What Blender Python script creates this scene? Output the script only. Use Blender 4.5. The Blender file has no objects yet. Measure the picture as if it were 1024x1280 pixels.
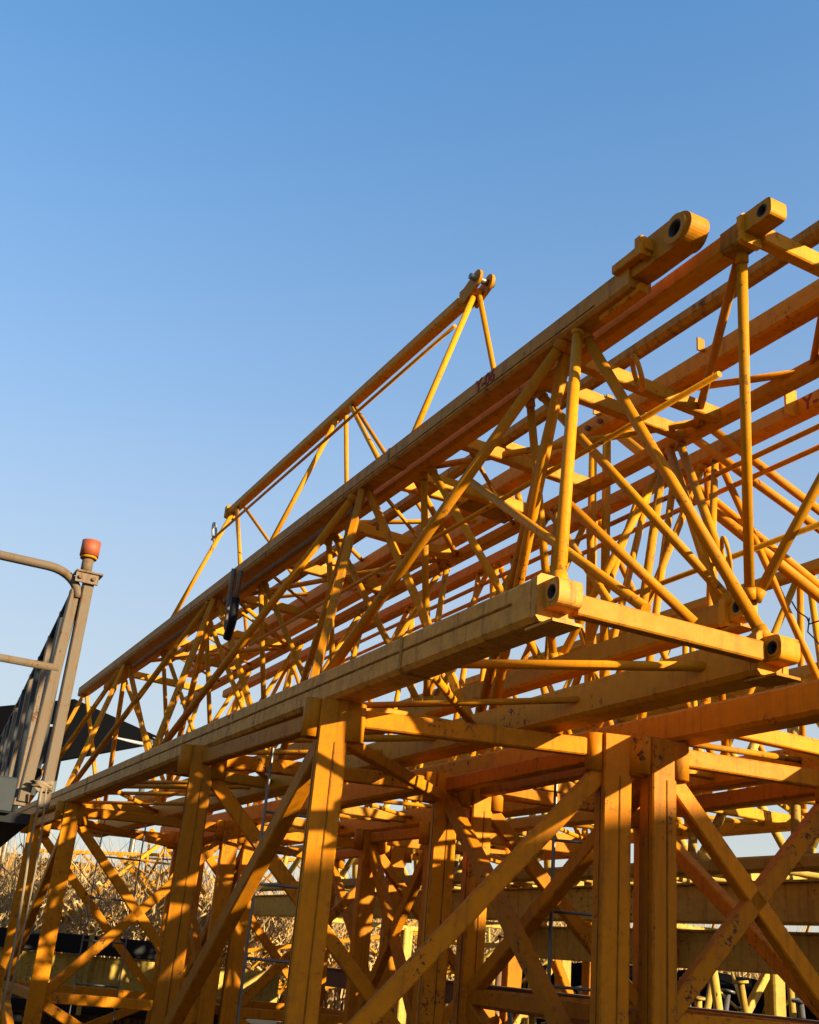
import bpy, bmesh, math, random
from mathutils import Vector, Matrix
random.seed(7)
S = bpy.context.scene
COL = S.collection
rad = math.radians

# ------------------------------------------------------------------ camera, sky, sun, exposure
EYE = 1.60                                   # eye height above the ground
FPX = 1395.27                                # focal length in photo pixels (photo 1024 x 1280)
CAMROT = Matrix(((0.88259327, -0.2450399, -0.40122883),
                 (-0.46228573, -0.29701259, -0.83550908),
                 (0.08556305, 0.92289705, -0.37541976)))
cam = bpy.data.cameras.new('camera')
cam.sensor_fit = 'HORIZONTAL'; cam.sensor_width = 36.0
cam.lens = 36.0 * FPX / 1024.0
cam.clip_start = 0.05; cam.clip_end = 2000
camo = bpy.data.objects.new('camera', cam); COL.objects.link(camo)
camo.matrix_world = Matrix.Translation((0, 0, EYE)) @ CAMROT.to_4x4()
S.camera = camo

SUN_AZ, SUN_EL = 151.0, 18.0                 # clockwise from +Y, degrees
world = bpy.data.worlds.new("World"); S.world = world; world.use_nodes = True
wn = world.node_tree
sky = wn.nodes.new('ShaderNodeTexSky'); sky.sky_type = 'NISHITA'; sky.sun_disc = False
sky.sun_elevation = rad(SUN_EL); sky.sun_rotation = rad(SUN_AZ)
sky.altitude = 50; sky.air_density = 1.0; sky.dust_density = 1.5; sky.ozone_density = 2.4
gm = wn.nodes.new('ShaderNodeGamma'); gm.inputs[1].default_value = 0.80      # softer sky contrast, whole dome alike
hs = wn.nodes.new('ShaderNodeHueSaturation'); hs.inputs['Saturation'].default_value = 1.42
wn.links.new(sky.outputs[0], gm.inputs[0]); wn.links.new(gm.outputs[0], hs.inputs['Color'])
# pale haze low on the dome, alike all the way round
tcw = wn.nodes.new('ShaderNodeTexCoord'); sxyz = wn.nodes.new('ShaderNodeSeparateXYZ'); wn.links.new(tcw.outputs['Generated'], sxyz.inputs[0])
hr = wn.nodes.new('ShaderNodeValToRGB'); wn.links.new(sxyz.outputs['Z'], hr.inputs[0])
hr.color_ramp.interpolation = 'B_SPLINE'
for i, (p_, v_) in enumerate(((0.0, 0.80), (0.22, 0.72), (0.45, 0.27), (0.75, 0.0))):
    e_ = hr.color_ramp.elements[i] if i < 2 else hr.color_ramp.elements.new(p_)
    e_.position = p_; e_.color = (v_, v_, v_, 1)
hm = wn.nodes.new('ShaderNodeMix'); hm.data_type = 'RGBA'; wn.links.new(hr.outputs[0], hm.inputs[0])
wn.links.new(hs.outputs[0], hm.inputs[6]); hm.inputs[7].default_value = (1.66, 1.58, 1.42, 1)
wn.links.new(hm.outputs[2], wn.nodes['Background'].inputs[0])
wn.nodes['Background'].inputs[1].default_value = 0.089
sun = bpy.data.lights.new('sun', 'SUN'); sun.energy = 3.6; sun.angle = rad(0.6); sun.color = (1.0, 0.85, 0.55)
suno = bpy.data.objects.new('sun', sun); COL.objects.link(suno)
sdir = Vector((math.sin(rad(SUN_AZ)) * math.cos(rad(SUN_EL)), math.cos(rad(SUN_AZ)) * math.cos(rad(SUN_EL)), math.sin(rad(SUN_EL))))
suno.rotation_euler = sdir.to_track_quat('Z', 'Y').to_euler()
suno.location = sdir * 60
S.view_settings.view_transform = 'Standard'; S.view_settings.look = 'None'
S.view_settings.exposure = 2.1; S.view_settings.gamma = 1.0
S.view_settings.use_curve_mapping = False

# ------------------------------------------------------------------ pixel rays (photo pixels give directions only)
def ray(p):
    return (CAMROT @ Vector((p[0] - 512.0, -(p[1] - 640.0), -FPX))).normalized()
def atX(p, X): r = ray(p); k = X / r.x; return Vector((X, r.y * k, r.z * k + EYE))
def atY(p, Y): r = ray(p); k = Y / r.y; return Vector((r.x * k, Y, r.z * k + EYE))
def atD(p, D): r = ray(p); return r * D + Vector((0, 0, EYE))
def on(ch, p):
    """point of the chord line (X, Z above the eye) that lies nearest to the pixel's ray"""
    r = ray(p); X, Z = ch
    a = Vector((X, 0, Z)); d = Vector((0, 1, 0))
    b = r.dot(d); w = -a
    t = (b * r.dot(w) - d.dot(w)) / (b * b - 1.0) if abs(b * b - 1) > 1e-9 else 0
    # closest approach of a+t*d to the ray from the origin
    t = (a.dot(r) * b - a.dot(d)) / (1 - b * b)
    return Vector((X, t, Z + EYE))
def P(ch, y): return Vector((ch[0], y, ch[1] + EYE))

# ------------------------------------------------------------------ materials
def mat_new(name):
    m = bpy.data.materials.new(name); m.use_nodes = True
    nt = m.node_tree; b = nt.nodes['Principled BSDF']
    return m, nt, b
def N(nt, t, **k):
    n = nt.nodes.new(t)
    for a, v in k.items():
        if a in n.inputs: n.inputs[a].default_value = v
        else: setattr(n, a, v)
    return n
def ramp(nt, src, stops):
    r = nt.nodes.new('ShaderNodeValToRGB'); e = r.color_ramp.elements
    while len(e) < len(stops): e.new(0.5)
    for i, (p, c) in enumerate(stops):
        e[i].position = p; e[i].color = (c[0], c[1], c[2], 1)
    nt.links.new(src, r.inputs[0]); return r
def mix(nt, fac, a, b, mode='MIX'):
    m = nt.nodes.new('ShaderNodeMix'); m.data_type = 'RGBA'; m.blend_type = mode
    for i, v in ((0, fac), (6, a), (7, b)):
        if hasattr(v, 'is_linked') or hasattr(v, 'links'): nt.links.new(v, m.inputs[i])
        elif i == 0: m.inputs[0].default_value = v
        else: m.inputs[i].default_value = (v[0], v[1], v[2], 1)
    return m.outputs[2]
def paint(name, base, rough=0.50, rust=0.5, dirt=0.5, scale=1.0):
    m, nt, b = mat_new(name)
    tc = N(nt, 'ShaderNodeNewGeometry')
    pos = tc.outputs['Position']
    n1 = N(nt, 'ShaderNodeTexNoise', Scale=1.7 * scale, Detail=5.0, Roughness=0.6); nt.links.new(pos, n1.inputs['Vector'])
    n2 = N(nt, 'ShaderNodeTexNoise', Scale=16.0 * scale, Detail=6.0, Roughness=0.7); nt.links.new(pos, n2.inputs['Vector'])
    n3 = N(nt, 'ShaderNodeTexNoise', Scale=48.0, Detail=3.0, Roughness=0.6); nt.links.new(pos, n3.inputs['Vector'])
    oi = N(nt, 'ShaderNodeObjectInfo')
    # faded paint / per-piece tint
    c = mix(nt, n1.outputs[0], [v * 0.86 for v in base], [min(1, base[0] * 1.08), min(1, base[1] * 1.10), base[2] * 1.3])
    hsv = N(nt, 'ShaderNodeHueSaturation'); nt.links.new(c, hsv.inputs['Color'])
    mr = N(nt, 'ShaderNodeMapRange'); nt.links.new(oi.outputs['Random'], mr.inputs[0]); mr.inputs[3].default_value = 0.78; mr.inputs[4].default_value = 1.12
    nt.links.new(mr.outputs[0], hsv.inputs['Value']); c = hsv.outputs[0]
    # dirt film
    dr = ramp(nt, n2.outputs[0], [(0.42, (0, 0, 0)), (0.72, (1, 1, 1))])
    mm = N(nt, 'ShaderNodeMath', operation='MULTIPLY'); nt.links.new(dr.outputs[0], mm.inputs[0]); mm.inputs[1].default_value = dirt * 0.55
    c = mix(nt, mm.outputs[0], c, [0.14, 0.07, 0.02])
    # chips of rust
    rs = N(nt, 'ShaderNodeMath', operation='MULTIPLY'); nt.links.new(n2.outputs[0], rs.inputs[0]); nt.links.new(n3.outputs[0], rs.inputs[1])
    rr = ramp(nt, rs.outputs[0], [(0.335 - 0.05 * rust, (0, 0, 0)), (0.355 - 0.05 * rust, (1, 1, 1))])
    n5 = N(nt, 'ShaderNodeTexNoise', Scale=3.1, Detail=4.0, Roughness=0.6); nt.links.new(pos, n5.inputs['Vector'])
    pm = ramp(nt, n5.outputs[0], [(0.53, (0, 0, 0)), (0.63, (1, 1, 1))])
    pk = N(nt, 'ShaderNodeMath', operation='MULTIPLY'); nt.links.new(rr.outputs[0], pk.inputs[0]); nt.links.new(pm.outputs[0], pk.inputs[1])
    c = mix(nt, pk.outputs[0], c, [0.075, 0.030, 0.014])
    # vertical grime streaks
    mp = N(nt, 'ShaderNodeMapping'); mp.inputs['Scale'].default_value = (26, 26, 1.6); nt.links.new(pos, mp.inputs['Vector'])
    n4 = N(nt, 'ShaderNodeTexNoise', Scale=1.0, Detail=4.0, Roughness=0.65); nt.links.new(mp.outputs[0], n4.inputs['Vector'])
    sr_ = ramp(nt, n4.outputs[0], [(0.52, (0, 0, 0)), (0.75, (1, 1, 1))])
    m4 = N(nt, 'ShaderNodeMath', operation='MULTIPLY'); nt.links.new(sr_.outputs[0], m4.inputs[0]); m4.inputs[1].default_value = 0.75 * dirt
    c = mix(nt, m4.outputs[0], c, [0.085, 0.038, 0.012])
    # worn edges
    bv = N(nt, 'ShaderNodeBevel'); bv.samples = 4; bv.inputs['Radius'].default_value = 0.012
    dt = N(nt, 'ShaderNodeVectorMath', operation='DOT_PRODUCT'); nt.links.new(bv.outputs[0], dt.inputs[0]); nt.links.new(tc.outputs['Normal'], dt.inputs[1])
    eg = ramp(nt, dt.outputs['Value'], [(0.90, (1, 1, 1)), (0.985, (0, 0, 0))])
    en = ramp(nt, n2.outputs[0], [(0.50, (0, 0, 0)), (0.62, (1, 1, 1))])
    m5 = N(nt, 'ShaderNodeMath', operation='MULTIPLY'); nt.links.new(eg.outputs[0], m5.inputs[0]); nt.links.new(en.outputs[0], m5.inputs[1])
    c = mix(nt, m5.outputs[0], c, [0.06, 0.026, 0.013])
    nt.links.new(c, b.inputs['Base Color'])
    r2 = N(nt, 'ShaderNodeMapRange'); nt.links.new(n2.outputs[0], r2.inputs[0]); r2.inputs[3].default_value = rough - 0.1; r2.inputs[4].default_value = rough + 0.22
    nt.links.new(r2.outputs[0], b.inputs['Roughness'])
    bp = N(nt, 'ShaderNodeBump', Strength=0.16, Distance=0.004); nt.links.new(n3.outputs[0], bp.inputs['Height'])
    nt.links.new(bp.outputs[0], b.inputs['Normal'])
    b.inputs['Specular IOR Level'].default_value = 0.08
    return m
def plain(name, col, rough=0.6, metal=0.0, var=0.25, scale=8.0, spec=0.3):
    m, nt, b = mat_new(name)
    g = N(nt, 'ShaderNodeNewGeometry')
    n = N(nt, 'ShaderNodeTexNoise', Scale=scale, Detail=5.0, Roughness=0.65); nt.links.new(g.outputs['Position'], n.inputs['Vector'])
    c = mix(nt, n.outputs[0], [v * (1 - var) for v in col], [min(1, v * (1 + var)) for v in col])
    nt.links.new(c, b.inputs['Base Color']); b.inputs['Roughness'].default_value = rough; b.inputs['Metallic'].default_value = metal; b.inputs['Specular IOR Level'].default_value = spec
    return m
YA = paint('paint_yellow', (0.47, 0.168, 0.002), rust=0.4, dirt=0.5)
YB = paint('paint_yellow_light', (0.45, 0.180, 0.002), rust=0.3, dirt=0.4)
YM = paint('paint_mast', (0.47, 0.152, 0.002), rust=0.65, dirt=0.6)
YO = paint('paint_olive_yellow', (0.40, 0.26, 0.045), rust=0.4, dirt=0.7)
YR = paint('paint_dull_yellow', (0.30, 0.135, 0.008), rust=0.7, dirt=1.2)
YD = paint('paint_muted_yellow', (0.50, 0.205, 0.022), rust=0.7, dirt=0.9)  # less saturated yellow for the near and top chords of the front jib
TAN = paint('paint_tan', (0.125, 0.094, 0.062), rust=0.6, dirt=1.0)
def seam_mat():
    m, nt, b = mat_new('chipped_seam')
    g = N(nt, 'ShaderNodeNewGeometry'); mp = N(nt, 'ShaderNodeMapping'); mp.inputs['Scale'].default_value = (14, 14, 5); nt.links.new(g.outputs['Position'], mp.inputs['Vector'])
    n = N(nt, 'ShaderNodeTexNoise', Scale=1.0, Detail=6.0, Roughness=0.75); nt.links.new(mp.outputs[0], n.inputs['Vector'])
    r = ramp(nt, n.outputs[0], [(0.38, (0.26, 0.10, 0.004)), (0.66, (0.06, 0.025, 0.010))]); nt.links.new(r.outputs[0], b.inputs['Base Color'])
    b.inputs['Roughness'].default_value = 0.8; b.inputs['Specular IOR Level'].default_value = 0.05
    return m
SEAM = seam_mat()
BLACK = plain('black_rubber', (0.008, 0.008, 0.009), 0.6, spec=0.15)
TARP = plain('black_tarp', (0.004, 0.004, 0.0045), 1.0, spec=0.0)
STEEL = plain('galvanised_steel', (0.11, 0.105, 0.10), 0.4, 0.4)
GREASE = plain('black_grease', (0.012, 0.009, 0.007), 0.6)
GREY = plain('grey_paint', (0.028, 0.031, 0.034), 0.6, spec=0.1)
RED = plain('red_lens', (0.23, 0.052, 0.020), 0.6)
REDINK = plain('red_ink', (0.16, 0.012, 0.010), 0.8, var=0.4, scale=60)
ROPE = plain('rope', (0.16, 0.115, 0.07), 0.9, scale=80)
WHITE = plain('white_pipe', (0.25, 0.25, 0.25), 0.5)
RUSTM = plain('rusted_iron', (0.13, 0.065, 0.035), 0.85, var=0.5)
EARTH = plain('earth', (0.085, 0.062, 0.038), 0.95, var=0.45, scale=1.5)
STRAW = plain('dry_reed', (0.36, 0.235, 0.105), 0.85, var=0.6, scale=7.0, spec=0.05)
DARKLEAF = plain('evergreen', (0.035, 0.05, 0.025), 0.8, var=0.5)
WOOD = plain('weathered_wood', (0.22, 0.15, 0.09), 0.9, var=0.4, scale=12)

# ------------------------------------------------------------------ object helpers
class Thing:
    def __init__(s, name, label, cat, loc=(0, 0, 0), group=None):
        s.o = bpy.data.objects.new(name, None); COL.objects.link(s.o)
        s.loc = Vector(loc); s.o.location = s.loc; s.o.empty_display_size = 0.2
        s.o['label'] = label; s.o['category'] = cat
        if group: s.o['group'] = group
    def add(s, name, geo, m, parent=None, kind=None):
        v, f, sm = geo
        me = bpy.data.meshes.new(name)
        me.from_pydata([Vector(q) - s.loc for q in v], [], f)
        me.polygons.foreach_set('use_smooth', sm)
        me.materials.append(m); me.update()
        o = bpy.data.objects.new(name, me); COL.objects.link(o)
        o.parent = parent or s.o
        if kind: o['kind'] = kind
        return o
def frame(d, up=Vector((0, 0, 1))):
    d = d.normalized()
    x = up.cross(d)
    if x.length < 1e-4: x = Vector((1, 0, 0)).cross(d)
    x.normalize(); y = d.cross(x)
    return x, y
def extr(prof, p0, p1, up=Vector((0, 0, 1)), smooth=False):
    p0 = Vector(p0); p1 = Vector(p1); x, y = frame(p1 - p0, up); n = len(prof)
    v = [p0 + x * a + y * b for a, b in prof] + [p1 + x * a + y * b for a, b in prof]
    f = [(i, (i + 1) % n, n + (i + 1) % n, n + i) for i in range(n)]
    f += [tuple(range(n - 1, -1, -1)), tuple(range(n, 2 * n))]
    return v, f, [smooth] * n + [False, False]
def rect(w, h, c=None):
    c = min(w, h) * 0.10 if c is None else c
    a, b = w / 2, h / 2
    return [(-a + c, -b), (a - c, -b), (a, -b + c), (a, b - c), (a - c, b), (-a + c, b), (-a, b - c), (-a, -b + c)]
def beam(p0, p1, w, h=None, up=Vector((0, 0, 1)), c=None): return extr(rect(w, h or w, c), p0, p1, up)
def circ(r, n=12): return [(r * math.cos(6.28318530718 * i / n), r * math.sin(6.28318530718 * i / n)) for i in range(n)]
def tube(p0, p1, r, n=12): return extr(circ(r, n), p0, p1, smooth=True)
def hollow(p0, p1, r, t, n=20):
    """open pipe with a visible bore"""
    p0 = Vector(p0); p1 = Vector(p1); x, y = frame(p1 - p0); v = []; f = []; sm = []
    for q in (p0, p1):
        for R in (r, r - t): v += [q + x * a + y * b for a, b in circ(R, n)]
    o0, i0, o1, i1 = 0, n, 2 * n, 3 * n
    for i in range(n):
        j = (i + 1) % n
        f += [(o0 + i, o0 + j, o1 + j, o1 + i), (i0 + j, i0 + i, i1 + i, i1 + j), (o0 + j, o0 + i, i0 + i, i0 + j), (o1 + i, o1 + j, i1 + j, i1 + i)]
        sm += [True, True, False, False]
    return v, f, sm
def path(pts, r, n=8):
    pts = [Vector(p) for p in pts]; v = []; f = []
    for k, p in enumerate(pts):
        d = pts[min(k + 1, len(pts) - 1)] - pts[max(k - 1, 0)]
        x, y = frame(d, Vector((0.13, 0.21, 0.97)))
        v += [p + x * a + y * b for a, b in circ(r, n)]
    for k in range(len(pts) - 1):
        for i in range(n):
            j = (i + 1) % n
            f.append((k * n + i, k * n + j, (k + 1) * n + j, (k + 1) * n + i))
    f += [tuple(range(n - 1, -1, -1)), tuple(range((len(pts) - 1) * n, len(pts) * n))]
    return v, f, [True] * (len(f) - 2) + [False, False]
def torus(c, axis, R, r, a0=0, a1=360, n=22):
    c = Vector(c); x, y = frame(Vector(axis))
    return path([c + (x * math.cos(rad(a0 + (a1 - a0) * i / n)) + y * math.sin(rad(a0 + (a1 - a0) * i / n))) * R for i in range(n + 1)], r)
def join(*gs):
    v, f, s = [], [], []
    for g in gs:
        k = len(v); v += list(g[0]); f += [tuple(i + k for i in q) for q in g[1]]; s += list(g[2])
    return v, f, s
def lugplate(c, axis, fwd, R, back, half, t, hole, n=40, sq=2.0):
    """plate with rounded nose round a drilled hole; back = length behind the hole, half = half height behind"""
    c = Vector(c); ax = Vector(axis).normalized(); fw = Vector(fwd).normalized(); u = ax.cross(fw)
    out, inn = [], []
    for i in range(n):
        a = 2 * math.pi * i / n; ca, sa = math.cos(a), math.sin(a)
        if ca >= 0:
            k = (abs(ca / R) ** sq + abs(sa / half) ** sq) ** (-1.0 / sq); p = (k * ca, k * sa)
        else:
            k = min(back / -ca, half / abs(sa) if abs(sa) > 1e-6 else 1e9)
            p = (ca * k, sa * k)
        out.append(p); inn.append((hole * ca, hole * sa))
    v, f, sm = [], [], []
    for s in (-t / 2, t / 2):
        for L in (out, inn): v += [c + fw * a + u * b + ax * s for a, b in L]
    for i in range(n):
        j = (i + 1) % n
        f += [(j, i, n + i, n + j), (2 * n + i, 2 * n + j, 3 * n + j, 3 * n + i), (i, j, 2 * n + j, 2 * n + i), (n + j, n + i, 3 * n + i, 3 * n + j)]
        sm += [False, False, False, True]
    return v, f, sm
def ring(c, axis, r, t, hole): 
    ax = Vector(axis).normalized(); return hollow(Vector(c) - ax * t / 2, Vector(c) + ax * t / 2, r, r - hole, 28)
def text(th, s, size, origin, xdir, ydir, m, name='lettering', parent=None):
    cu = bpy.data.curves.new(name, 'FONT'); cu.body = s; cu.size = size; cu.extrude = 0.0012; cu.offset = 0.0018; cu.resolution_u = 3
    to = bpy.data.objects.new('tmp_text', cu); COL.objects.link(to)
    dg = bpy.context.evaluated_depsgraph_get(); dg.update()
    me = bpy.data.meshes.new_from_object(to.evaluated_get(dg)); bpy.data.objects.remove(to)
    x = Vector(xdir).normalized(); y = Vector(ydir).normalized(); z = x.cross(y)
    M = Matrix((x, y, z)).transposed().to_4x4(); M.translation = Vector(origin) - th.loc
    me.transform(M); me.materials.clear(); me.materials.append(m)
    o = bpy.data.objects.new(name, me); COL.objects.link(o); o.parent = parent or th.o
    return o
XA, YAX, ZA = Vector((1, 0, 0)), Vector((0, 1, 0)), Vector((0, 0, 1))

# ------------------------------------------------------------------ ground
def ground():
    n = 60; v = []; f = []
    for i in range(n + 1):
        for j in range(n + 1):
            x = (i / n * 2 - 1); y = (j / n * 2 - 1)
            x = 400 * x * abs(x) ** 1.6; y = 400 * y * abs(y) ** 1.6
            z = 0.05 * math.sin(x * 1.7 + y) * math.cos(y * 1.3) - 0.06
            v.append((x, y, z))
    for i in range(n):
        for j in range(n):
            a = i * (n + 1) + j; f.append((a, a + n + 1, a + n + 2, a + 1))
    me = bpy.data.meshes.new('ground'); me.from_pydata(v, [], f); me.materials.append(EARTH)
    me.polygons.foreach_set('use_smooth', [True] * len(f))
    o = bpy.data.objects.new('ground', me); COL.objects.link(o); o['kind'] = 'structure'
ground()

# ------------------------------------------------------------------ mast sections (standing, carry the jibs)
TOP = 1.25 + EYE
def mast(posts, label, group='mast sections standing under the jibs', ladder=None, m=YM, w=0.165, detail=True, diag=None, top=TOP, seams=True, mid=1.02):
    cx = sum(p[0] for p in posts) / 4; cy = sum(p[1] for p in posts) / 4
    t = Thing('mast_section', label, 'mast section', (cx, cy, 0), group)
    ps = [Vector((x, y, 0)) for x, y in posts]
    c = Vector((cx, cy, 0))
    e1 = (ps[1] - ps[0]).normalized()
    for k, p in enumerate(ps):
        po = t.add('post', beam(p, p + ZA * top, w, w, up=e1, c=0.008), m)
        if detail:
            e2 = ZA.cross(e1)
            side = 1 if (p - c).dot(e1) > 0 else -1
            fro = 1 if (p - c).dot(e2) > 0 else -1
            for zz in (top - 0.10, 0.10):
                # one bolt sleeve on the side face, one at the front corner
                q = p - e1 * (w / 2 + 0.034) - e2 * 0.015
                t.add('bolt_sleeve', hollow(q + ZA * (zz - 0.10), q + ZA * (zz + 0.10), 0.052, 0.022), m, po)
                q = p + e1 * (w / 2 + 0.030) - e2 * (w / 2 - 0.03)
                t.add('bolt_sleeve', hollow(q + ZA * (zz - 0.11), q + ZA * (zz + 0.09), 0.054, 0.022), m, po)
            if seams:
                q = p - e2 * (w / 2 + 0.001) + e1 * 0.012
                t.add('weld_seam', beam(q + ZA * 0.2, q + ZA * (top - 0.22), 0.007, 0.006, up=e2), SEAM, po)
                q = p - e1 * (w / 2 + 0.001) - e2 * 0.03
                t.add('weld_seam', beam(q + ZA * 0.2, q + ZA * (top - 0.22), 0.007, 0.006, up=e1), SEAM, po)
    for z, nm in ((top - 0.075, 'ring_beam'), (mid, 'ring_beam'), (0.16, 'ring_beam')):
        for k in range(4):
            a, b = ps[k], ps[(k + 1) % 4]; d = (b - a).normalized()
            t.add(nm, beam(a + d * w * 0.45 + ZA * z, b - d * w * 0.45 + ZA * z, 0.075, 0.095), m)
    t.add('ring_brace', beam(ps[0] + (ps[2] - ps[0]).normalized() * 0.15 + ZA * (top - 0.165), ps[2] - (ps[2] - ps[0]).normalized() * 0.15 + ZA * (top - 0.165), 0.06, 0.07), m)
    dg = diag or [(1, 0), (2, 1), (3, 2), (0, 3)]
    for a, b in dg:
        d = (ps[b] - ps[a]).normalized()
        n_ = ZA.cross(d)
        p0 = ps[a] + d * w * 0.3 + ZA * (top - 0.17); p1 = ps[b] - d * w * 0.3 + ZA * (mid + 0.02)
        t.add('diagonal_brace', beam(p0, p1, 0.095, 0.085, up=n_), m)
        p0 = ps[b] - d * w * 0.3 + ZA * (mid - 0.05); p1 = ps[a] + d * w * 0.3 + ZA * 0.22
        t.add('diagonal_brace', beam(p0, p1, 0.095, 0.085, up=n_), m)
    if ladder:
        a, b = Vector(ladder[0]), Vector(ladder[1])
        la = t.add('ladder', join(beam(a + ZA * 0.1, a + ZA * (top - 0.06), 0.030, 0.010), beam(b + ZA * 0.1, b + ZA * (top - 0.06), 0.030, 0.010)), STEEL)
        z = 0.3
        while z < top - 0.15:
            t.add('rung', tube(a + ZA * z, b + ZA * z, 0.009, 8), STEEL, la); z += 0.42
    return t
P1, P4, P2, P3 = (2.265, 5.40), (2.21, 7.45), (3.73, 4.94), (3.80, 6.92)
S1 = mast([P1, P2, P3, P4], 'yellow mast section whose rust-streaked post carries the near jib chord',
          ladder=((atY((317, 1120), 6.7).x, 6.7, 0), (atY((409, 1140), 6.6).x, 6.6, 0)), w=0.155)
Q1, Q4, Q2, Q3 = (3.945, 4.83), (4.05, 6.88), (5.10, 4.66), (5.28, 6.58)
S2 = mast([Q1, Q2, Q3, Q4], 'yellow mast section with crossed braces, post against its neighbour\'s post',
          diag=[(1, 0), (2, 1), (3, 2), (0, 3), (0, 1)], ladder=((atY((690, 1120), 6.0).x, 6.0, 0), (atY((765, 1120), 5.8).x, 5.8, 0)), mid=1.45, w=0.145)
S3 = mast([(2.29, 12.05), (3.90, 11.75), (3.95, 13.7), (2.30, 14.1)], 'yellow mast section beneath the tail of the jibs, beside the reeds',
          diag=[(0, 1), (2, 1), (3, 2), (0, 3), (1, 0)], ladder=((2.75, 12.6, 0), (3.18, 12.5, 0)), seams=False)
S4 = mast([(4.12, 11.7), (5.7, 11.4), (5.75, 13.3), (4.15, 13.6)], 'yellow mast section standing behind the two pairs of front posts', seams=False)
S5 = mast([(5.12, 9.45), (6.72, 9.15), (6.72, 10.55), (5.06, 10.75)], 'yellow mast section with thin crossed braces in front of straw reeds',
          seams=False, diag=[(0, 3), (3, 0), (1, 0), (2, 1), (3, 2)])


# added unseen two-storey cabin, put on the sunward side to shade the feet of the masts
SH = Vector((sdir.x, sdir.y, 0)).normalized(); PE = Vector((-SH.y, SH.x, 0))
def cb(a, d, z): return PE * a + SH * d + ZA * z            # a across the sun, d toward it
CD = Vector((4.0, 4.82, 0)).dot(SH) + 12.0
ct = Thing('added_shade_cabin', 'added unseen two-storey cream cabin that shades the mast feet from the sunny side', 'cabin', cb(5.0, CD + 1.2, 0))
CREAM = plain('cream_sheet', (0.42, 0.38, 0.30), 0.6, var=0.15, scale=3)
def corr(a, b, z0, z1):
    d = b - a; n = int(d.length / 0.14); nrm = Vector((d.y, -d.x, 0)).normalized(); v = []; f = []
    for i in range(n + 1):
        p = a + d * i / n + nrm * (0.035 if (i // 2) % 2 else 0.0); v += [(p.x, p.y, z0), (p.x, p.y, z1)]
    for i in range(n): f.append((2 * i, 2 * i + 2, 2 * i + 3, 2 * i + 1))
    return v, f, [False] * len(f)
A0, A1, D1 = 2.4, 7.45, 2.5
for z0, z1 in ((0.35, 3.15), (3.25, 6.15)):
    cs = [cb(A0, CD, 0), cb(A1, CD, 0), cb(A1, CD + D1, 0), cb(A0, CD + D1, 0)]
    for k in range(4):
        ct.add('wall_panel', corr(cs[k], cs[(k + 1) % 4], z0, z1), CREAM)
        ct.add('corner_post', beam(cs[k] + ZA * z0, cs[k] + ZA * z1, 0.14, up=SH), GREY)
    for a in (3.6, 6.0):
        w = ct.add('window', beam(cb(a - 0.5, CD - 0.045, (z0 + z1) / 2 + 0.2), cb(a + 0.5, CD - 0.045, (z0 + z1) / 2 + 0.2), 0.03, 0.95), GREY)
        ct.add('pane', beam(cb(a - 0.45, CD - 0.066, (z0 + z1) / 2 + 0.2), cb(a + 0.45, CD - 0.066, (z0 + z1) / 2 + 0.2), 0.012, 0.85), BLACK, w)
    ct.add('floor_frame', beam(cb(A0, CD + D1 / 2, z0 - 0.05), cb(A1, CD + D1 / 2, z0 - 0.05), D1 + 0.1, 0.1), GREY)
ct.add('roof', beam(cb(A0 - 0.05, CD + D1 / 2, 6.25), cb(A1 + 0.05, CD + D1 / 2, 6.25), D1 + 0.25, 0.18), GREY)
for a in (A0 + 0.2, A1 - 0.2):
    for d in (0.2, D1 - 0.2): ct.add('timber_block', beam(cb(a, CD + d - 0.2, 0.12), cb(a, CD + d + 0.2, 0.12), 0.4, 0.34), WOOD)

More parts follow.
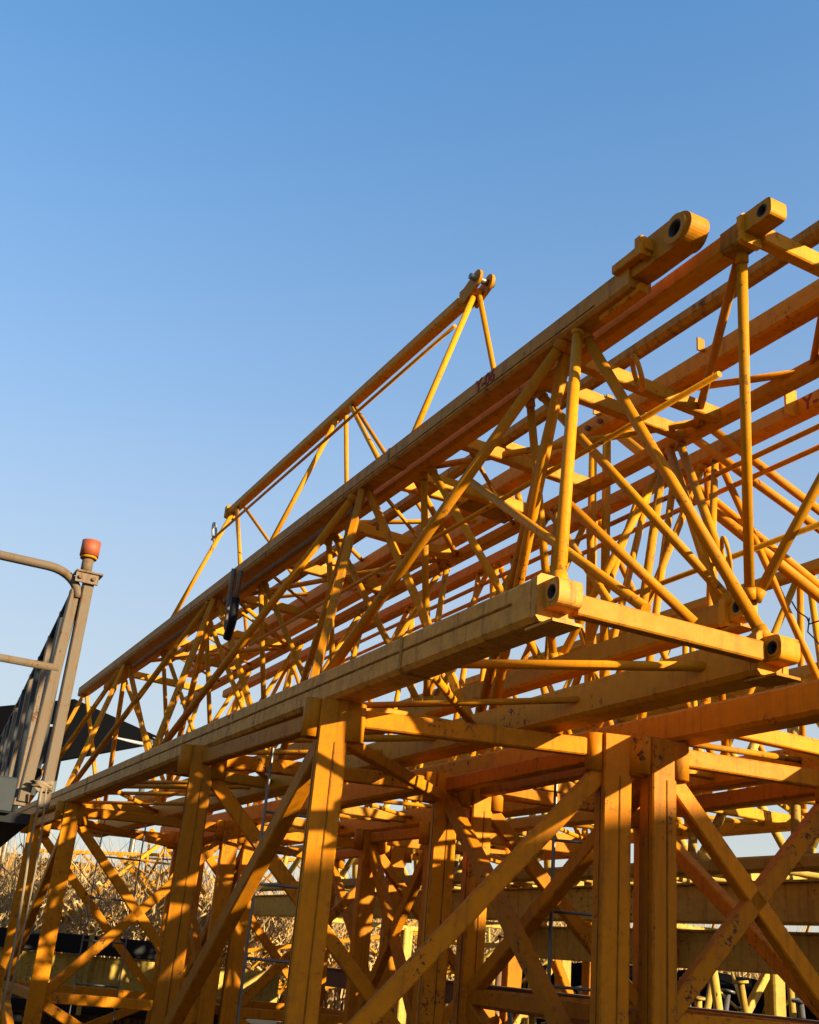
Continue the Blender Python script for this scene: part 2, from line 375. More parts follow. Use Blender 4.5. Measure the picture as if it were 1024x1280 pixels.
# ------------------------------------------------------------------ jib sections
def jib(label, near, far, apex, ends, Ns, Ms, m, cw=0.17, aw=0.13, loc=None, group='lattice jib sections piled on the mast sections',
        inverted=False, rod=None, rodend=None, sr=0.030, cross=None, lace=True, feet=0.0, square_verticals=True, fw=None, struts=None, chord_mat=None):
    """near/far/apex = (X, Z above eye) of the three chords. ends=(y0 base, y1 base, y0 apex, y1 apex)"""
    t = Thing('jib_section', label, 'crane jib', loc or ((near[0] + far[0]) / 2, ends[0], min(near[1], apex[1]) + EYE), group)
    y0, y1, ya0, ya1 = ends
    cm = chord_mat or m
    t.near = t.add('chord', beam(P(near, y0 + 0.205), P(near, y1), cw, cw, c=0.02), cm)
    fw = fw or cw
    t.far = t.add('chord', beam(P(far, y0 + 0.205), P(far, y1), fw, fw, c=fw * 0.11), m)
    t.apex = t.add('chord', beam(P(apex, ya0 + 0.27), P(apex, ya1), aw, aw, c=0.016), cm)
    s = -1 if not inverted else 1
    def node(ch, other, y, off):                     # node on the skin of a chord, toward the other chord
        a = P(ch, y); b = P(other, y); d = (b - a).normalized(); return a + d * off
    def weld(p0, p1, r):
        d = (p1 - p0).normalized(); return join(tube(p0, p1, r, 14), tube(p0, p0 + d * (r * 1.5 + 0.02), r * 1.22, 14), tube(p1 - d * (r * 1.5 + 0.02), p1, r * 1.22, 14))
    for p0, p1, r in (struts or []): t.add('strut', weld(p0, p1, r), m)
    for base in ((near, far) if struts is None else ()):
        for k, yn in enumerate(Ns):
            for mi in (k, k + 1):
                if mi >= len(Ms): continue
                p0 = node(apex, base, yn + (-0.05 if mi == k else 0.06), aw * 0.40)
                p1 = node(base, apex, Ms[mi] + (0.04 if mi == k else -0.05), cw * 0.40)
                if mi == k and square_verticals and k > 0: g = beam(p0, p1, sr * 1.75)
                else: g = weld(p0, p1, sr if mi == k else sr * 1.05)
                t.add('strut', g, m)
    for y in (cross if cross is not None else [a + 0.02 for a in Ms]):
        p0 = P(near, y) + XA * cw * 0.45; p1 = P(far, y) - XA * fw * 0.45
        t.add('cross_bar', beam(p0, p1, 0.065, 0.085), m)
    if lace:
        seq = []
        for a, b in zip(Ms[:-1], Ms[1:]):
            mid = (a + b) / 2
            seq += [((near, mid), (far, a + 0.35)), ((near, mid), (far, b - 0.1))]
        for (ca, a), (cb, b) in seq:
            t.add('lacing', tube(P(ca, a) + XA * cw * 0.42, P(cb, b) - XA * cw * 0.42, sr * 0.8, 10), m)
    if rod:
        face, tt, ra, rb = rod
        bx = near if face == 'near' else far
        ch = (apex[0] + (bx[0] - apex[0]) * tt, apex[1] + (bx[1] - apex[1]) * tt)
        o = -0.05 if face == 'near' else 0.05
        ch = (ch[0] + o, ch[1])
        t.add('guide_rod', tube(P(ch, ra), P(ch, rb), 0.015, 12), m)
    return t

# --- front upright jib (the one marked Y-06)
An, Af, Aa = (2.30, 1.34), (3.41, 1.345), (2.85, 3.14)
A = jib('upright lattice jib with the mark Y-06 on its top chord', An, Af, Aa, (3.26, 16.0, 3.36, 15.9),
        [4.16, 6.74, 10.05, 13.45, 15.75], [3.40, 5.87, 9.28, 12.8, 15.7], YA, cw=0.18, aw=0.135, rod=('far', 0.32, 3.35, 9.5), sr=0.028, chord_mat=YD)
def end_lug(th, ch, chord, y, m=YA, axis=XA, R=0.048, w=0.18):
    c = P(ch, y) + YAX * 0.11 + ZA * 0.015
    t_ = w * 0.60
    th.add('lug', lugplate(c, axis, -YAX, R, 0.10, R * 1.15, t_, 0.030, sq=3.6), m, chord)
    th.add('lug_boss', ring(c, axis, 0.040, t_ + 0.008, 0.030), m, chord)
    th.add('bushing', hollow(c - XA * (t_ / 2 + 0.002), c + XA * 0.02, 0.0295, 0.006), GREASE, chord)
    th.add('end_plate', beam(c + YAX * 0.056 - ZA * 0.01, c + YAX * 0.100 - ZA * 0.01, w * 0.97, w + 0.012), m, chord)
    th.add('foot_plate', beam(c + YAX * 0.16 - ZA * (w / 2 + 0.028), c - YAX * 0.03 - ZA * (w / 2 + 0.028), w * 0.75, 0.012), m, chord)
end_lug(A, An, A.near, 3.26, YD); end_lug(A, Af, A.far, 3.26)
# apex lug of A: long thick eye plate with boss and side blocks
c = P(Aa, 3.30) + ZA * 0.06
A.add('eye_plate', lugplate(c, XA, Vector((0, -1, 0)), 0.100, 0.44, 0.082, 0.105, 0.045), YA, A.apex)
A.add('bushing', hollow(c - XA * 0.066, c + XA * 0.03, 0.0445, 0.007), GREASE, A.apex)
A.add('eye_boss', ring(c, XA, 0.074, 0.135, 0.045), YA, A.apex)
A.add('stiffener', beam(c + YAX * 0.16 - XA * 0.075 + ZA * 0.0, c + YAX * 0.42 - XA * 0.075, 0.05, 0.05), YA, A.apex)
A.add('stiffener', beam(c + YAX * 0.20 - XA * 0.085 + ZA * 0.05, c + YAX * 0.20 - XA * 0.085 - ZA * 0.05, 0.07, 0.05, up=YAX), YA, A.apex)
A.add('stiffener', beam(c + YAX * 0.30 - ZA * 0.13, c + YAX * 0.62 - ZA * 0.13, 0.05, 0.05), YA, A.apex)
# chord joints
for ch, w_, y, par in ((Aa, 0.143, 6.20, A.apex), (An, 0.19, 4.55, A.near), (An, 0.19, 11.2, A.near)):
    A.add('joint_band', beam(P(ch, y - 0.012), P(ch, y + 0.012), w_, w_, c=0.018), YR, par)
A.add('weld_seam', beam(P(An, 3.6) - XA * 0.0905 + ZA * 0.01, P(An, 15.9) - XA * 0.0905 + ZA * 0.01, 0.008, 0.010), SEAM, A.near)
A.add('weld_seam', beam(P(Aa, 3.9) - XA * 0.068 - ZA * 0.035, P(Aa, 15.8) - XA * 0.068 - ZA * 0.035, 0.006, 0.008), SEAM, A.apex)
A_txt = text(A, 'Y-06', 0.112, (Aa[0] - 0.0695, on(Aa, (601, 483)).y, Aa[1] + EYE - 0.026), (0, -1, 0), (0, 0, 1), REDINK, parent=A.apex)
A.add('safety_ring', torus(atX((797, 466), 3.03) , (0.75, -0.55, 0.3), 0.085, 0.013), YA)

# --- inverted jib nested beside it
Cn, Cf, Cb = (3.035, 3.145), (4.10, 3.12), (3.58, 1.66)
C = jib('inverted lattice jib whose two flat top chords touch the Y-06 jib', Cn, Cf, Cb, (3.00, 15.2, 3.60, 15.0),
        [3.76, 5.35, 6.9, 8.5, 10.1, 11.7, 13.3], [3.12, 4.85, 6.15, 7.75, 9.3, 10.9, 12.5, 14.4], YB, sr=0.024, square_verticals=False, cw=0.113, aw=0.12, fw=0.085, inverted=True,
        cross=[3.08, 4.45, 4.75, 5.72, 6.36, 7.55, 8.73, 10.0, 11.3, 12.7, 14.2], lace=False, rod=('far', 0.27, 3.36, 11.0))
for a, b in ((3.2, 4.62), (6.2, 4.55), (6.4, 7.5), (9.9, 7.6), (10.1, 11.2), (13.3, 11.4)):
    C.add('lacing', tube(P(Cn, a) + XA * 0.05, P(Cf, b) - XA * 0.05, 0.023, 10), YB)
c = P(Cn, 3.02) + ZA * 0.032
C.add('lug', lugplate(c - YAX * 0.05, XA, -YAX, 0.056, 0.16, 0.048, 0.09, 0.030, sq=4.5), YB, C.near)
C.add('bushing', hollow(c - YAX * 0.05 - XA * 0.046, c - YAX * 0.05 + XA * 0.03, 0.0295, 0.006), GREASE, C.near)
C.add('end_plate', beam(c + YAX * 0.055 - ZA * 0.022, c + YAX * 0.085 - ZA * 0.022, 0.125, 0.15), YB, C.near)
C.add('chord_end', beam(P(Cn, 3.10), P(Cn, 3.215), 0.118, 0.118), YR, C.near)
end_lug(C, Cf, C.far, 3.0, YB, R=0.045, w=0.10); end_lug(C, Cb, C.apex, 3.66, YB, R=0.05, w=0.13)
C.add('perforated_plate', beam(P(Cn, 6.55) + XA * 0.55, P(Cf, 6.55) - XA * 0.1, 0.26, 0.012), YR)
C.add('safety_ring', torus(atX((908, 695), 3.55), (0.8, -0.6, 0.2), 0.09, 0.010), YB)

# --- second upright jib beyond
En, Ef, Ea = (4.10, 1.34), (5.20, 1.34), (4.60, 3.27)
E_ = jib('upright lattice jib beyond the inverted one, mark beginning Y- on its top chord', En, Ef, Ea, (2.40, 15.0, 2.45, 14.9),
         [5.1, 6.4, 7.8, 9.3, 10.9, 12.5, 14.2], [4.6, 5.7, 7.1, 8.6, 10.1, 11.7, 13.4, 14.8], YA, cw=0.17, aw=0.11, sr=0.023, square_verticals=False)
for (a, b, tt) in (((1024, 533), (640, 698), 4.55), ((1024, 559), (650, 715), 4.75)):
    ch = atX(a, tt); E_.add('guide_rod', tube((tt, 2.6, ch.z), (tt, 12.0, ch.z), 0.018, 10), YA)
text(E_, 'Y-', 0.125, (Ea[0] - 0.057, on(Ea, (1008, 500)).y, Ea[1] + EYE - 0.05), (0, -1, 0), (0, 0, 1), REDINK, parent=E_.apex)
pl = on(Ea, (998, 500))
E_.add('cleat', beam(pl - XA * 0.10 - ZA * 0.07, pl - XA * 0.10 + ZA * 0.10, 0.09, 0.015, up=YAX), YA, E_.apex)
for a, Xa, b, Xb, r in (((757, 530), 4.25, (1030, 750), 5.05, 0.036), ((868, 548), 4.35, (1040, 672), 5.1, 0.028), ((890, 536), 4.4, (1040, 650), 5.2, 0.028),
                     ((765, 522), 4.35, (1035, 742), 5.1, 0.03)):
    E_.add('strut', tube(atX(a, Xa), atX(b, Xb), r), YA)

# --- further sections of the pile, seen through the front lattice
K = jib('upright lattice jib deepest in the pile, behind all the others', (6.05, 1.36), (7.10, 1.36), (6.55, 3.22), (3.0, 15.6, 3.1, 15.5),
        [3.6, 4.9, 6.2, 7.6, 9.1, 10.8, 12.6], [3.2, 4.2, 5.5, 6.9, 8.3, 9.9, 11.7, 13.6], YB, cw=0.12, aw=0.10, sr=0.026, square_verticals=False)
for a, b, r in (((708, 628), (868, 778), 0.022),):                       # braces in the end plane of the front jib
    A.add('end_brace', tube(atY(a, 3.66), atY(b, 3.45), r), YA)
A.add('end_brace', tube(atX((588, 602), 2.98), atY((808, 761), 3.45), 0.024), YA)
A.add('strut', tube(P(Aa, 4.22) - ZA * 0.04, on(Af, (606, 890)), 0.030), YA)
C.add('strut', tube(on(Cf, (838, 562)), on(Cb, (908, 782)), 0.028), YB)
C.add('strut', tube(on(Cf, (835, 565)), on(Cb, (800, 815)), 0.026), YB)
C.add('strut', tube(on(Cf, (690, 645)), on(Cb, (800, 815)), 0.026), YB)
for a, b in (((812, 604), (735, 936)), ((842, 588), (800, 924)), ((800, 608), (690, 946)), ((640, 695), (700, 944)), ((600, 712), (560, 975)), ((690, 668), (770, 930))):
    E_.add('strut', tube(on(Ea, a), on(En, b), 0.024), YA)

# --- two long chords lying on the inverted jib, with their hanging struts
Ga, Gb = (3.45, 3.32), (3.84, 3.31)
G = Thing('flat_jib_section', 'flat jib section of two long chords laid on the inverted jib', 'crane jib', (3.6, 2.5, 3.2 + EYE), 'lattice jib sections piled on the mast sections')
ga = G.add('chord', beam(P(Ga, 2.4), P(Ga, 14.0), 0.085, 0.095, c=0.025), YR)
gb = G.add('chord', beam(P(Gb, 2.3), P(Gb, 14.2), 0.125, 0.13, c=0.013), YA)
for y in (2.9, 5.9, 8.9, 12.0): G.add('cross_bar', beam(P(Ga, y) + XA * .05, P(Gb, y) - XA * .09, 0.05, 0.06), YA)
for px in ((862, 405), (745, 505), (765, 500)):
    q = on(Gb, px); G.add('cleat', beam(q - XA * 0.09 + ZA * 0.03, q - XA * 0.09 + ZA * 0.11, 0.05, 0.012, up=YAX), YA, gb)
for px in ((738, 520), (752, 510)):
    q = on(Gb, px); G.add('bolt', tube(q - XA * 0.095 - ZA * 0.02, q - XA * 0.07 - ZA * 0.02, 0.018, 6), RUSTM, gb)
for a, b, X in (((742, 538), (736, 850), 4.28), ((759, 535), (755, 848), 4.28), ((533, 640), (534, 900), 4.2)):
    G.add('strut', tube(atX(a, X), atX(b, X + 0.03), 0.030), YB)
for a, b in (((1024, 358), (1006, 446)), ((842, 474), (1003, 447))):
    G.add('strut', tube(on(Gb, a) - ZA * 0.05, on(Cf, b), 0.021), YA)
for k in range(9):
    y = 3.4 + 1.15 * k
    if k > 1: C.add('lacing', tube(P(Cn, y) + XA * 0.05, P(Cf, y + 0.95) - XA * 0.04, 0.015, 8), YB)
    A.add('lacing', tube(P(Af, y + 1.3) - XA * 0.08, P(An, y + 2.6) + XA * 0.08, 0.018, 8), YA)


# --- upright jib on the second layer
Bn, Bf, Ba = (3.06, 3.33), (4.16, 3.36), (3.60, 5.00)
bs = lambda ch, px: on(ch, px)
Bst = [(P(Ba, 6.66), bs(Bn, (500, 570)), .024), (P(Ba, 6.62), bs(Bf, (652, 632)), .022),
       (P(Ba, 9.30), bs(Bn, (322, 705)), .024), (P(Ba, 9.15), bs(Bf, (433, 745)), .022), (P(Ba, 9.05), bs(Bn, (478, 585)), .022), (P(Ba, 9.0), bs(Bf, (548, 668)), .020),
       (P(Ba, 12.45), bs(Bn, (205, 800)), .026), (P(Ba, 12.4), bs(Bf, (300, 800)), .022), (P(Ba, 12.35), bs(Bn, (300, 722)), .022), (P(Ba, 12.2), bs(Bf, (400, 765)), .020)]
B = jib('upright lattice jib on the topmost layer, clevis at its end against the sky', Bn, Bf, Ba, (6.6, 13.4, 6.60, 12.6),
        [6.72, 9.15, 12.45], [6.95, 9.2, 12.9], YB, cw=0.12, aw=0.10, sr=0.024, rod=('near', 0.24, 6.62, 12.6), square_verticals=False, struts=Bst)
c = P(Ba, 6.55)
for dx in (-0.055, 0.055):
    B.add('clevis_plate', lugplate(c + XA * dx + ZA * 0.04, XA, Vector((0, -1, 0.35)), 0.075, 0.22, 0.07, 0.025, 0.028), YB, B.apex)
B.add('clevis_pin', tube(c - XA * 0.12 + ZA * 0.04, c + XA * 0.10 + ZA * 0.04, 0.026, 14), STEEL, B.apex)
B.add('end_plate', beam(c + YAX * 0.16, c + YAX * 0.26, 0.13, 0.13), YB, B.apex)
c = P(Ba, 12.6); B.add('end_plate', beam(c - YAX * 0.05, c + YAX * 0.03, 0.14, 0.16), YB, B.apex)
B.add('safety_ring', torus(atX((268, 665), 3.42), (0.9, -0.5, 0.1), 0.11, 0.014), WHITE)

# ------------------------------------------------------------------ guard rail of the lifting platform at left
D0 = 6.0
b0 = atD((57, 990), D0)                       # post foot (platform corner)
L = Thing('platform_guard_rail', 'tan steel guard rail of a raised platform with a red lamp on its post', 'guard rail', b0)
top0 = atD((110, 712), D0); hgt = top0.z - b0.z
fx = Vector((1, 0, 0)); fy = (ray((-110, 1150))); fy.z = 0; fy.normalize()
def lp(a, b, z): return b0 + fx * a + fy * b + ZA * z
L.add('post', beam(lp(0, 0, -0.08), lp(0.0, 0, hgt), 0.062, 0.055, up=XA), TAN)
L.add('post', beam(lp(-0.10, 0.02, -0.06), lp(-0.055, 0.02, hgt * 0.95), 0.06, 0.055, up=XA), TAN)
zt = hgt
cp = []
for i in range(9):
    a = rad(90 * i / 8); cp.append(lp(-0.22 + 0.18 * math.sin(a), 0, zt - 0.02 - 0.14 * (1 - math.cos(a)) + 0.06))
L.add('top_rail', path([lp(-2.2, 0, zt + 0.04)] + cp, 0.024, 12), TAN)
L.add('mid_rail', tube(lp(-2.2, 0, zt * 0.56), lp(-0.06, 0, zt * 0.56), 0.02), TAN)
br = L.add('lamp_bracket', join(beam(lp(-0.075, -0.045, zt + 0.005), lp(0.045, -0.045, zt + 0.005), 0.012, 0.055, up=ZA), beam(lp(-0.08, -0.01, zt + 0.038), lp(0.06, -0.01, zt + 0.038), 0.10, 0.010)), TAN)
for dx in (-0.05, 0.02): L.add('bolt', tube(lp(dx, -0.065, zt + 0.005), lp(dx, -0.045, zt + 0.005), 0.011, 6), RUSTM, br)
la = L.add('warning_lamp', tube(lp(-0.025, 0, zt + 0.14), lp(-0.025, 0, zt + 0.225), 0.050, 24), RED)
L.add('lamp_socket', tube(lp(-0.025, 0, zt + 0.04), lp(-0.025, 0, zt + 0.13), 0.030, 14), TAN, la)
L.add('lamp_collar', tube(lp(-0.025, 0, zt + 0.125), lp(-0.025, 0, zt + 0.142), 0.044, 18), YB, la)
L.add('side_rail', tube(lp(-0.05, 0, zt - 0.06), lp(-0.05, 5.6, zt - 0.06), 0.030), BLACK)
L.add('side_rail', tube(lp(-0.05, 0.1, 0.10), lp(-0.05, 5.6, 0.10), 0.022), BLACK)
for k in range(9):
    d = 0.45 + 0.62 * k
    L.add('baluster', beam(lp(-0.05, d, 0.02), lp(-0.05, d, zt - 0.07), 0.05, 0.07, up=XA), TAN if k % 2 else GREY)
L.add('deck_beam', beam(lp(-2.4, 0.02, -0.02 - 0.02), lp(-0.15, 0.02, -0.04), 0.10, 0.17), GREY)
L.add('deck', beam(lp(-1.2, 0.10, -0.14), lp(-1.2, 5.7, -0.14), 2.3, 0.05), BLACK)
L.add('support_column', beam(lp(-1.6, 1.2, -0.16), Vector((lp(-1.6, 1.2, 0).x, lp(-1.6, 1.2, 0).y, 0)), 0.3, 0.3), GREY)
# rope tied to the foot of the post
R_ = Thing('rope', 'frayed tan rope knotted round the platform post and hanging down', 'rope', lp(0, -0.05, -0.1))
kn = [lp(0.05 * math.cos(t * 1.6) - 0.03, -0.045 + 0.02 * math.sin(t * 3), 0.02 + 0.02 * math.sin(t)) for t in range(9)]
R_.add('knot', path(kn, 0.011), ROPE)
R_.add('hanging_end', path([atD(p, 5.9) for p in ((52, 985), (48, 1010), (38, 1050), (33, 1090), (22, 1160), (10, 1225), (2, 1262))], 0.007), ROPE)
R_.add('hanging_end', path([atD(p, 5.9) for p in ((58, 985), (52, 1040), (44, 1090), (30, 1160), (12, 1250))], 0.005), ROPE)

# ------------------------------------------------------------------ stack further back on the right
Jn, Jf, Ja = (6.15, 0.90), (7.35, 0.90), (6.75, 2.45)
J = jib('faded olive-yellow lattice jib in the row behind, seen under the front jibs', Jn, Jf, Ja, (4.0, 18.0, 4.0, 18.0),
        [4.4, 5.5, 6.6, 7.7, 8.9, 10.2, 11.6, 13.2, 15, 17], [3.9, 4.9, 6.0, 7.1, 8.3, 9.5, 10.9, 12.4, 14, 16], YO, cw=0.11, aw=0.11, group='faded sections in the row behind', sr=0.036, square_verticals=False)
def boxbeam(label, a, b, w, h, m, name='box_girder', cat='girder', group=None):
    t = Thing(name, label, cat, ((a[0] + b[0]) / 2, a[1], a[2] - h / 2), group)
    g = t.add('web', beam(a, b, w, h, c=0.006), m)
    n = max(2, int((Vector(b) - Vector(a)).length / 1.6)); d = (Vector(b) - Vector(a))
    for k in range(n + 1):
        p = Vector(a) + d * (0.02 + 0.96 * k / n)
        x, y = frame(d)
        t.add('rib', beam(p - y * (h / 2 + .008) - x * (w / 2 + .005), p + y * (h / 2 + .008) - x * (w / 2 + .005), 0.02, 0.03, up=d), m)
    t.add('flange', beam(Vector(a) + ZA * (h / 2 + .008), Vector(b) + ZA * (h / 2 + .008), w + 0.06, 0.016), m)
    return t
boxbeam('long faded box girder under the olive-yellow jib behind', (6.1, 3.8, 0.62 + EYE), (6.1, 18, 0.62 + EYE), 0.22, 0.26, YO)
boxbeam('shorter faded box girder with sunlit flange lower in the back row', (6.3, 3.2, 0.30 + EYE), (6.3, 9.5, 0.30 + EYE), 0.22, 0.26, YO)
boxbeam('lowest dark girder of the back row close to the ground', (6.2, 3.5, -0.22 + EYE), (6.2, 15, -0.22 + EYE), 0.25, 0.2, RUSTM)
for k, y in enumerate((4.6, 7.4, 10.4, 14.0)):
    t = Thing('trestle', ['steel trestle under the near end of the faded girders', 'steel trestle under the faded girders, second along', 'steel trestle under the faded girders, third along', 'steel trestle under the far end of the faded girders'][k], 'trestle', (6.3, y, 0), 'trestles under the back row')
    for dx in (-0.25, 0.95):
        t.add('leg', beam((6.3 + dx, y, 0), (6.3 + dx, y, 0.48 + EYE - 0.02 + (0.0)), 0.13, 0.13), YO)
    t.add('cap', beam((5.95, y, 0.46 + EYE - 0.0), (7.5, y, 0.46 + EYE), 0.1, 0.06), YO)
    t.add('brace', beam((6.05, y, 0.3), (7.25, y, 1.9), 0.06, 0.06), YO)
# --- loose tubes leaning in the pile behind
for k in range(80):
    x = random.uniform(6.5, 8.7); y = random.uniform(4.4, 13)
    h = random.uniform(1.1, 2.0); a = random.uniform(-0.35, 0.35); b = random.uniform(-0.35, 0.35)
    w_, mm = random.choice([('dull yellow', YO), ('dull yellow', YO), ('rusted brown', RUSTM), ('rusted brown', RUSTM), ('grey steel', STEEL)])
    t = Thing('scrap_tube', w_ + ' scrap tube leaning in the dark heap under the back row', 'tube', (x, y, 0), w_ + ' scrap tubes heaped under the back row')
    p0 = Vector((x, y, -0.02)); p1 = Vector((x + a, y + b, h))
    t.add('pipe', tube(p0, p1, random.uniform(0.02, 0.045), 10), mm)
    t.add('end_flange', tube(p1, p1 + (p1 - p0).normalized() * 0.02, 0.06, 12), mm)
# --- far lattice pieces standing among the reeds
far_label = ['slim yellow lattice piece standing among the straw reeds, tilted left', 'slim yellow lattice piece propped in the reeds, crossing its neighbour', 'short yellow lattice piece lying at the foot of the reeds',
             'yellow lattice piece behind the reeds at the right of the back masts', 'yellow lattice frame half hidden in the reeds by the dark shed']
def lattice(label, p0, p1, w, m):
    p0 = Vector(p0); p1 = Vector(p1); t = Thing('lattice_piece', label, 'lattice piece', p0, 'lattice pieces among the reeds')
    x, y = frame(p1 - p0); L_ = (p1 - p0).length; d = (p1 - p0).normalized()
    cs = [(-w / 2, 0), (w / 2, 0), (0, w * 0.8)]
    cp = [x * a + y * b for a, b in cs]
    for q in cp: t.add('chord', beam(p0 + q, p1 + q, 0.055), m)
    n = int(L_ / (w * 0.9))
    for i in range(3):
        for k in range(n):
            a, b = cp[i], cp[(i + 1) % 3]
            if k % 2: a, b = b, a
            t.add('strut', tube(p0 + a + d * L_ * k / n, p0 + b + d * L_ * (k + 1) / n, 0.018, 6), m)
    return t
lattice(far_label[0], (3.4, 17.5, 1.7), (6.8, 22.5, 2.1), 1.0, YB)
lattice(far_label[1], (3.2, 20.0, 2.1), (8.5, 19.0, 2.5), 0.9, YB)
lattice(far_label[2], (4.2, 16.6, 1.2), (9.5, 18.2, 1.1), 0.8, YB)
lattice(far_label[3], (8.5, 17.5, 1.2), (13.5, 16.0, 2.6), 0.9, YO)
for lb, a, b in (('yellow lattice piece leaning steeply out of the straw reeds', (2.8, 16.8, 0.6), (5.2, 17.6, 2.7)), ('yellow lattice piece leaning the other way out of the reeds', (6.4, 16.9, 0.7), (4.3, 18.0, 2.8)),
                 ('low yellow lattice piece in front of the reeds beside the back masts', (5.6, 16.0, 1.0), (9.4, 15.4, 1.7)), ('yellow lattice piece propped high in the reeds beyond the back masts', (7.0, 17.2, 1.4), (10.6, 17.8, 3.0))):
    lattice(lb, a, b, 0.7, YB)
lattice(far_label[4], (2.4, 18.5, 1.1), (3.6, 24, 2.3), 0.8, YB)

pl_ = [('long dull-yellow lattice piece lying beyond the back row', (9.0, 4.5, 1.3), (9.0, 16, 1.3)), ('second dull-yellow lattice piece lying beyond the back row, lower', (8.0, 4.0, 0.5), (8.2, 14, 0.5)),
       ('dull-yellow lattice piece stacked highest beyond the back row', (10.3, 5.0, 2.0), (10.3, 17, 2.0)), ('dull-yellow lattice piece on the ground beyond the back row', (9.6, 5.0, 0.4), (9.9, 15, 0.4))]
for lb, a, b in pl_: lattice(lb, a, b, 0.85, YO)

tc_ = Thing('shade_backdrop', 'added black tarpaulin behind the scrap tubes', 'shade sheet', (9.6, 8.5, 0))  # black form added in place of shade, hides the sunlit reeds behind
def dark_sheet(x0, x1, y0, y1, h):
    nx, ny = 14, 60; v = []; f = []
    for i in range(nx + 1):
        for j in range(ny + 1):
            u = i / nx; w = j / ny
            e = min(u, 1 - u) * 6; e2 = min(w, 1 - w) * 25
            k = min(1, e, e2)
            z = h * (1 if k >= 1 else k ** 0.35) + 0.10 * math.sin(w * 40) * math.sin(u * 3.1) + 0.05 * math.sin(w * 97 + u * 5)
            if k <= 0: z = 0.0
            v.append((x0 + (x1 - x0) * (0.08 + 0.84 * u if k > 0 else u), y0 + (y1 - y0) * w, max(0, z)))
    for i in range(nx):
        for j in range(ny):
            a = i * (ny + 1) + j; f.append((a, a + ny + 1, a + ny + 2, a + 1))
    return v, f, [True] * len(f)
tc_.add('backdrop', dark_sheet(9.0, 11.2, 3.2, 15.5, 1.75), TARP)
for y in (4.6, 7.0, 9.5, 12.0, 14.2): tc_.add('strap', beam((9.15, y, 1.92), (11.05, y, 1.92), 0.05, 0.02), ROPE)

# ------------------------------------------------------------------ reeds, dark shed, low flatbed behind
def reeds(label, n, x0, x1, y0, y1, h0, h1):
    v, f = [], []
    for i in range(n):
        x = random.uniform(x0, x1); y = random.uniform(y0, y1); cl = 0.5 + 0.5 * math.sin(x * 2.3 + math.sin(y * 1.7) * 2) * math.cos(y * 1.1 + x * 0.6)
        h = h0 + (h1 - h0) * (0.35 * random.random() + 0.65 * cl) * random.uniform(0.75, 1.1)
        a = random.gauss(0, 0.26); b = random.gauss(0, 0.20); w = random.uniform(0.008, 0.02); th = random.uniform(0, 3.14)
        ex, ey = math.cos(th) * w, math.sin(th) * w
        k = len(v); z = -0.05
        mx, my = x + a * h * 0.4, y + b * h * 0.4
        tx, ty = x + a * h * 1.3, y + b * h * 1.3
        v += [(x - ex, y - ey, z), (x + ex, y + ey, z), (mx - ex, my - ey, h * 0.55), (mx + ex, my + ey, h * 0.55), (tx, ty, h)]
        f += [(k, k + 1, k + 3, k + 2), (k + 2, k + 3, k + 4)]
        for _ in range(random.choice((0, 1, 1, 2, 3))):
            k = len(v); q = random.uniform(0.4, 0.8); l = random.uniform(0.25, 0.5); t2 = random.uniform(0, 6.28)
            bx, by, bz = x + a * h * q * .8, y + b * h * q * .8, h * q
            v += [(bx, by, bz), (bx + math.cos(t2) * l * .5, by + math.sin(t2) * l * .5, bz + l * .35), (bx + math.cos(t2) * l, by + math.sin(t2) * l, bz - l * .05 + 0.02), (bx + math.cos(t2) * l * .5, by + math.sin(t2) * l * .5, bz + l * .35 - 0.035)]
            f.append((k, k + 1, k + 2, k + 3))
    me = bpy.data.meshes.new('reeds'); me.from_pydata(v, [], f); me.materials.append(STRAW)
    o = bpy.data.objects.new('reeds', me); COL.objects.link(o)
    o['kind'] = 'stuff'; o['label'] = label; o['category'] = 'reeds'
reeds('mass of dry straw-coloured reeds behind the stacks', 26000, 1.0, 20.0, 16.5, 28.0, 1.7, 3.6)
reeds('band of dry reeds and brush along the far side of the yard', 9000, 14.0, 26.0, 6.0, 22.0, 0.9, 2.3)

def prism(pts, thick):
    pts = [Vector(p) for p in pts]; n = len(pts)
    nn = (pts[1] - pts[0]).cross(pts[2] - pts[0]).normalized() * thick
    v = pts + [p - nn for p in pts]
    f = [tuple(range(n)), tuple(range(2 * n - 1, n - 1, -1))] + [(i, n + i, n + (i + 1) % n, (i + 1) % n) for i in range(n)]
    return v, f, [False] * len(f)
sh0 = atD((120, 915), 26.0)
sh = Thing('shed', 'dark open shed roof with white pipe edges beyond the tail of the jibs', 'shed', (sh0.x, sh0.y, 0))
ra, rb_, rc, rd = atD((-60, 905), 22), atD((92, 876), 24), atD((205, 926), 24), atD((-60, 985), 19)
re_ = atD((70, 950), 20.5); 
roof = sh.add('roof', prism([atD((-80, 893), 24), atD((92, 876), 25), atD((208, 928), 25), atD((75, 952), 20), atD((-80, 975), 19)], 0.06), TARP)
sh.add('edge_pipe', tube(atD((60, 889), 24.5), atD((215, 930), 24.7), 0.035), WHITE, roof)
sh.add('edge_pipe', tube(atD((60, 907), 22.4), atD((190, 932), 23.6), 0.035), WHITE, roof)
for px in ((85, 890), (188, 925), (40, 900)):
    q = atD(px, 24); sh.add('pillar', tube((q.x, q.y, 0), q, 0.06), STEEL)
sh.add('back_wall', beam((q.x - 6, q.y + 3, 1.6), (q.x + 3.5, q.y + 5, 1.6), 0.15, 3.2), TARP)

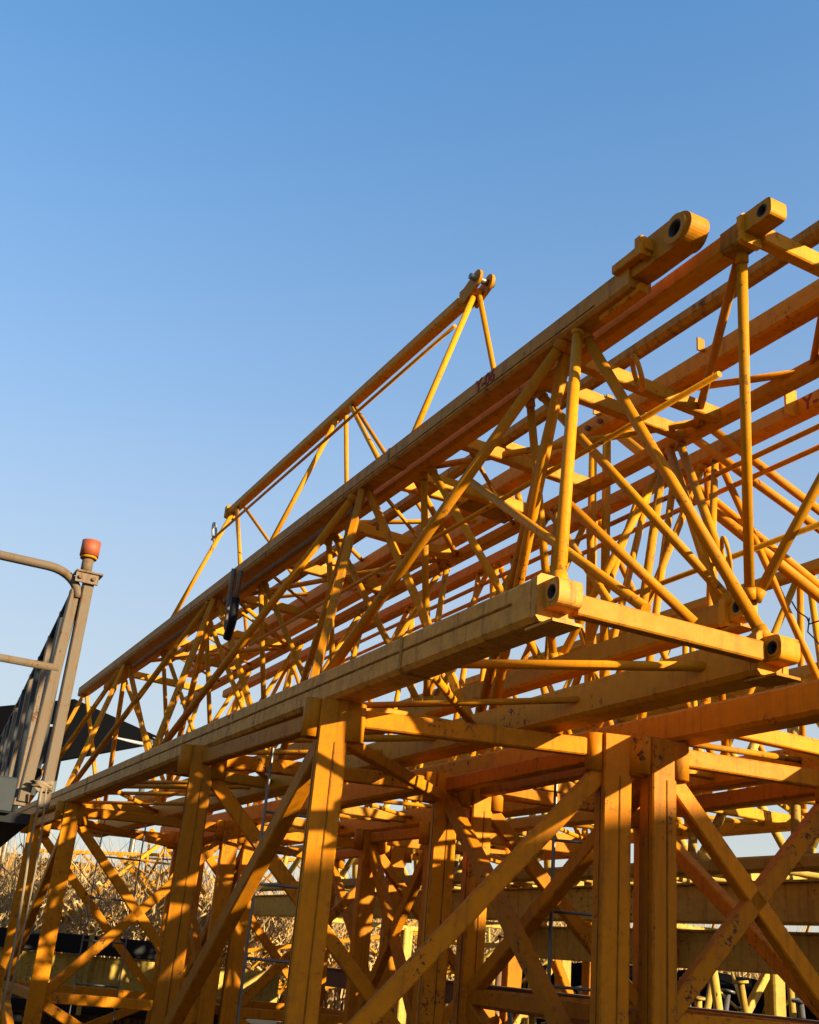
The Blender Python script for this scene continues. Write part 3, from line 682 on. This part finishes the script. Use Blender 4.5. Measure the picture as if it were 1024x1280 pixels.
fb = Thing('flatbed', 'low dark flatbed with yellow box sides parked behind the front masts', 'flatbed', (4.6, 15.6, 0))
fb.add('side_panel', beam((1.2, 15.2, 1.12), (6.0, 15.2, 1.12), 0.06, 0.5), YO)
fb.add('rail', beam((1.2, 15.15, 1.50), (4.6, 15.15, 1.50), 0.12, 0.22), BLACK)
fb.add('rail', beam((1.2, 15.13, 0.78), (6.0, 15.13, 0.78), 0.10, 0.12), BLACK)
fb.add('bed', beam((4.7, 15.2, 0.72), (4.7, 17.0, 0.72), 7.0, 0.08), RUSTM)
for x in (1.8, 3.4, 5.0, 6.6): fb.add('stake', beam((x, 15.10, 0.7), (x, 15.10, 1.62), 0.06, 0.06), YO)
for x in (2.4, 7.2):
    for y in (15.4, 16.8): fb.add('wheel', tube((x, y - 0.12, 0.42), (x, y + 0.12, 0.42), 0.44, 20), BLACK)

# ------------------------------------------------------------------ loose wire by the end of the far chord
W = Thing('wire', 'thin dark loose wire curling off the far lower chord end', 'wire', atX((1000, 800), 3.5))
W.add('strand', path([atX(p, 3.55) for p in ((990, 752), (997, 764), (1009, 772), (1012, 780), (1024, 776), (1034, 782))], 0.0035, 6), BLACK)
W.add('strand', path([atX(p, 3.55) for p in ((1012, 772), (1010, 790), (1020, 800), (1030, 812), (1036, 830))], 0.0035, 6), BLACK)
HK = Thing('strap', 'bent black rubber-ended flat strap hung over the Y-06 chord', 'strap', on(Aa, (300, 740)))
q = on(Aa, (300, 712))
HK.add('band', path([q - XA * 0.09 + ZA * 0.02, q - XA * 0.09 - ZA * 0.25, q - XA * 0.085 - ZA * 0.50, q - XA * 0.06 - ZA * 0.58], 0.022, 6), TAN)
HK.add('band', path([q - XA * 0.085 - YAX * 0.2 - ZA * 0.05, q - XA * 0.085 - YAX * 0.2 - ZA * 0.3], 0.02, 6), TAN)
HK.add('rubber_end', path([q - XA * 0.09 - YAX * 0.19 - ZA * 0.3, q - XA * 0.085 - YAX * 0.17 - ZA * 0.5, q - XA * 0.06 - YAX * 0.02 - ZA * 0.62], 0.04, 8), BLACK)
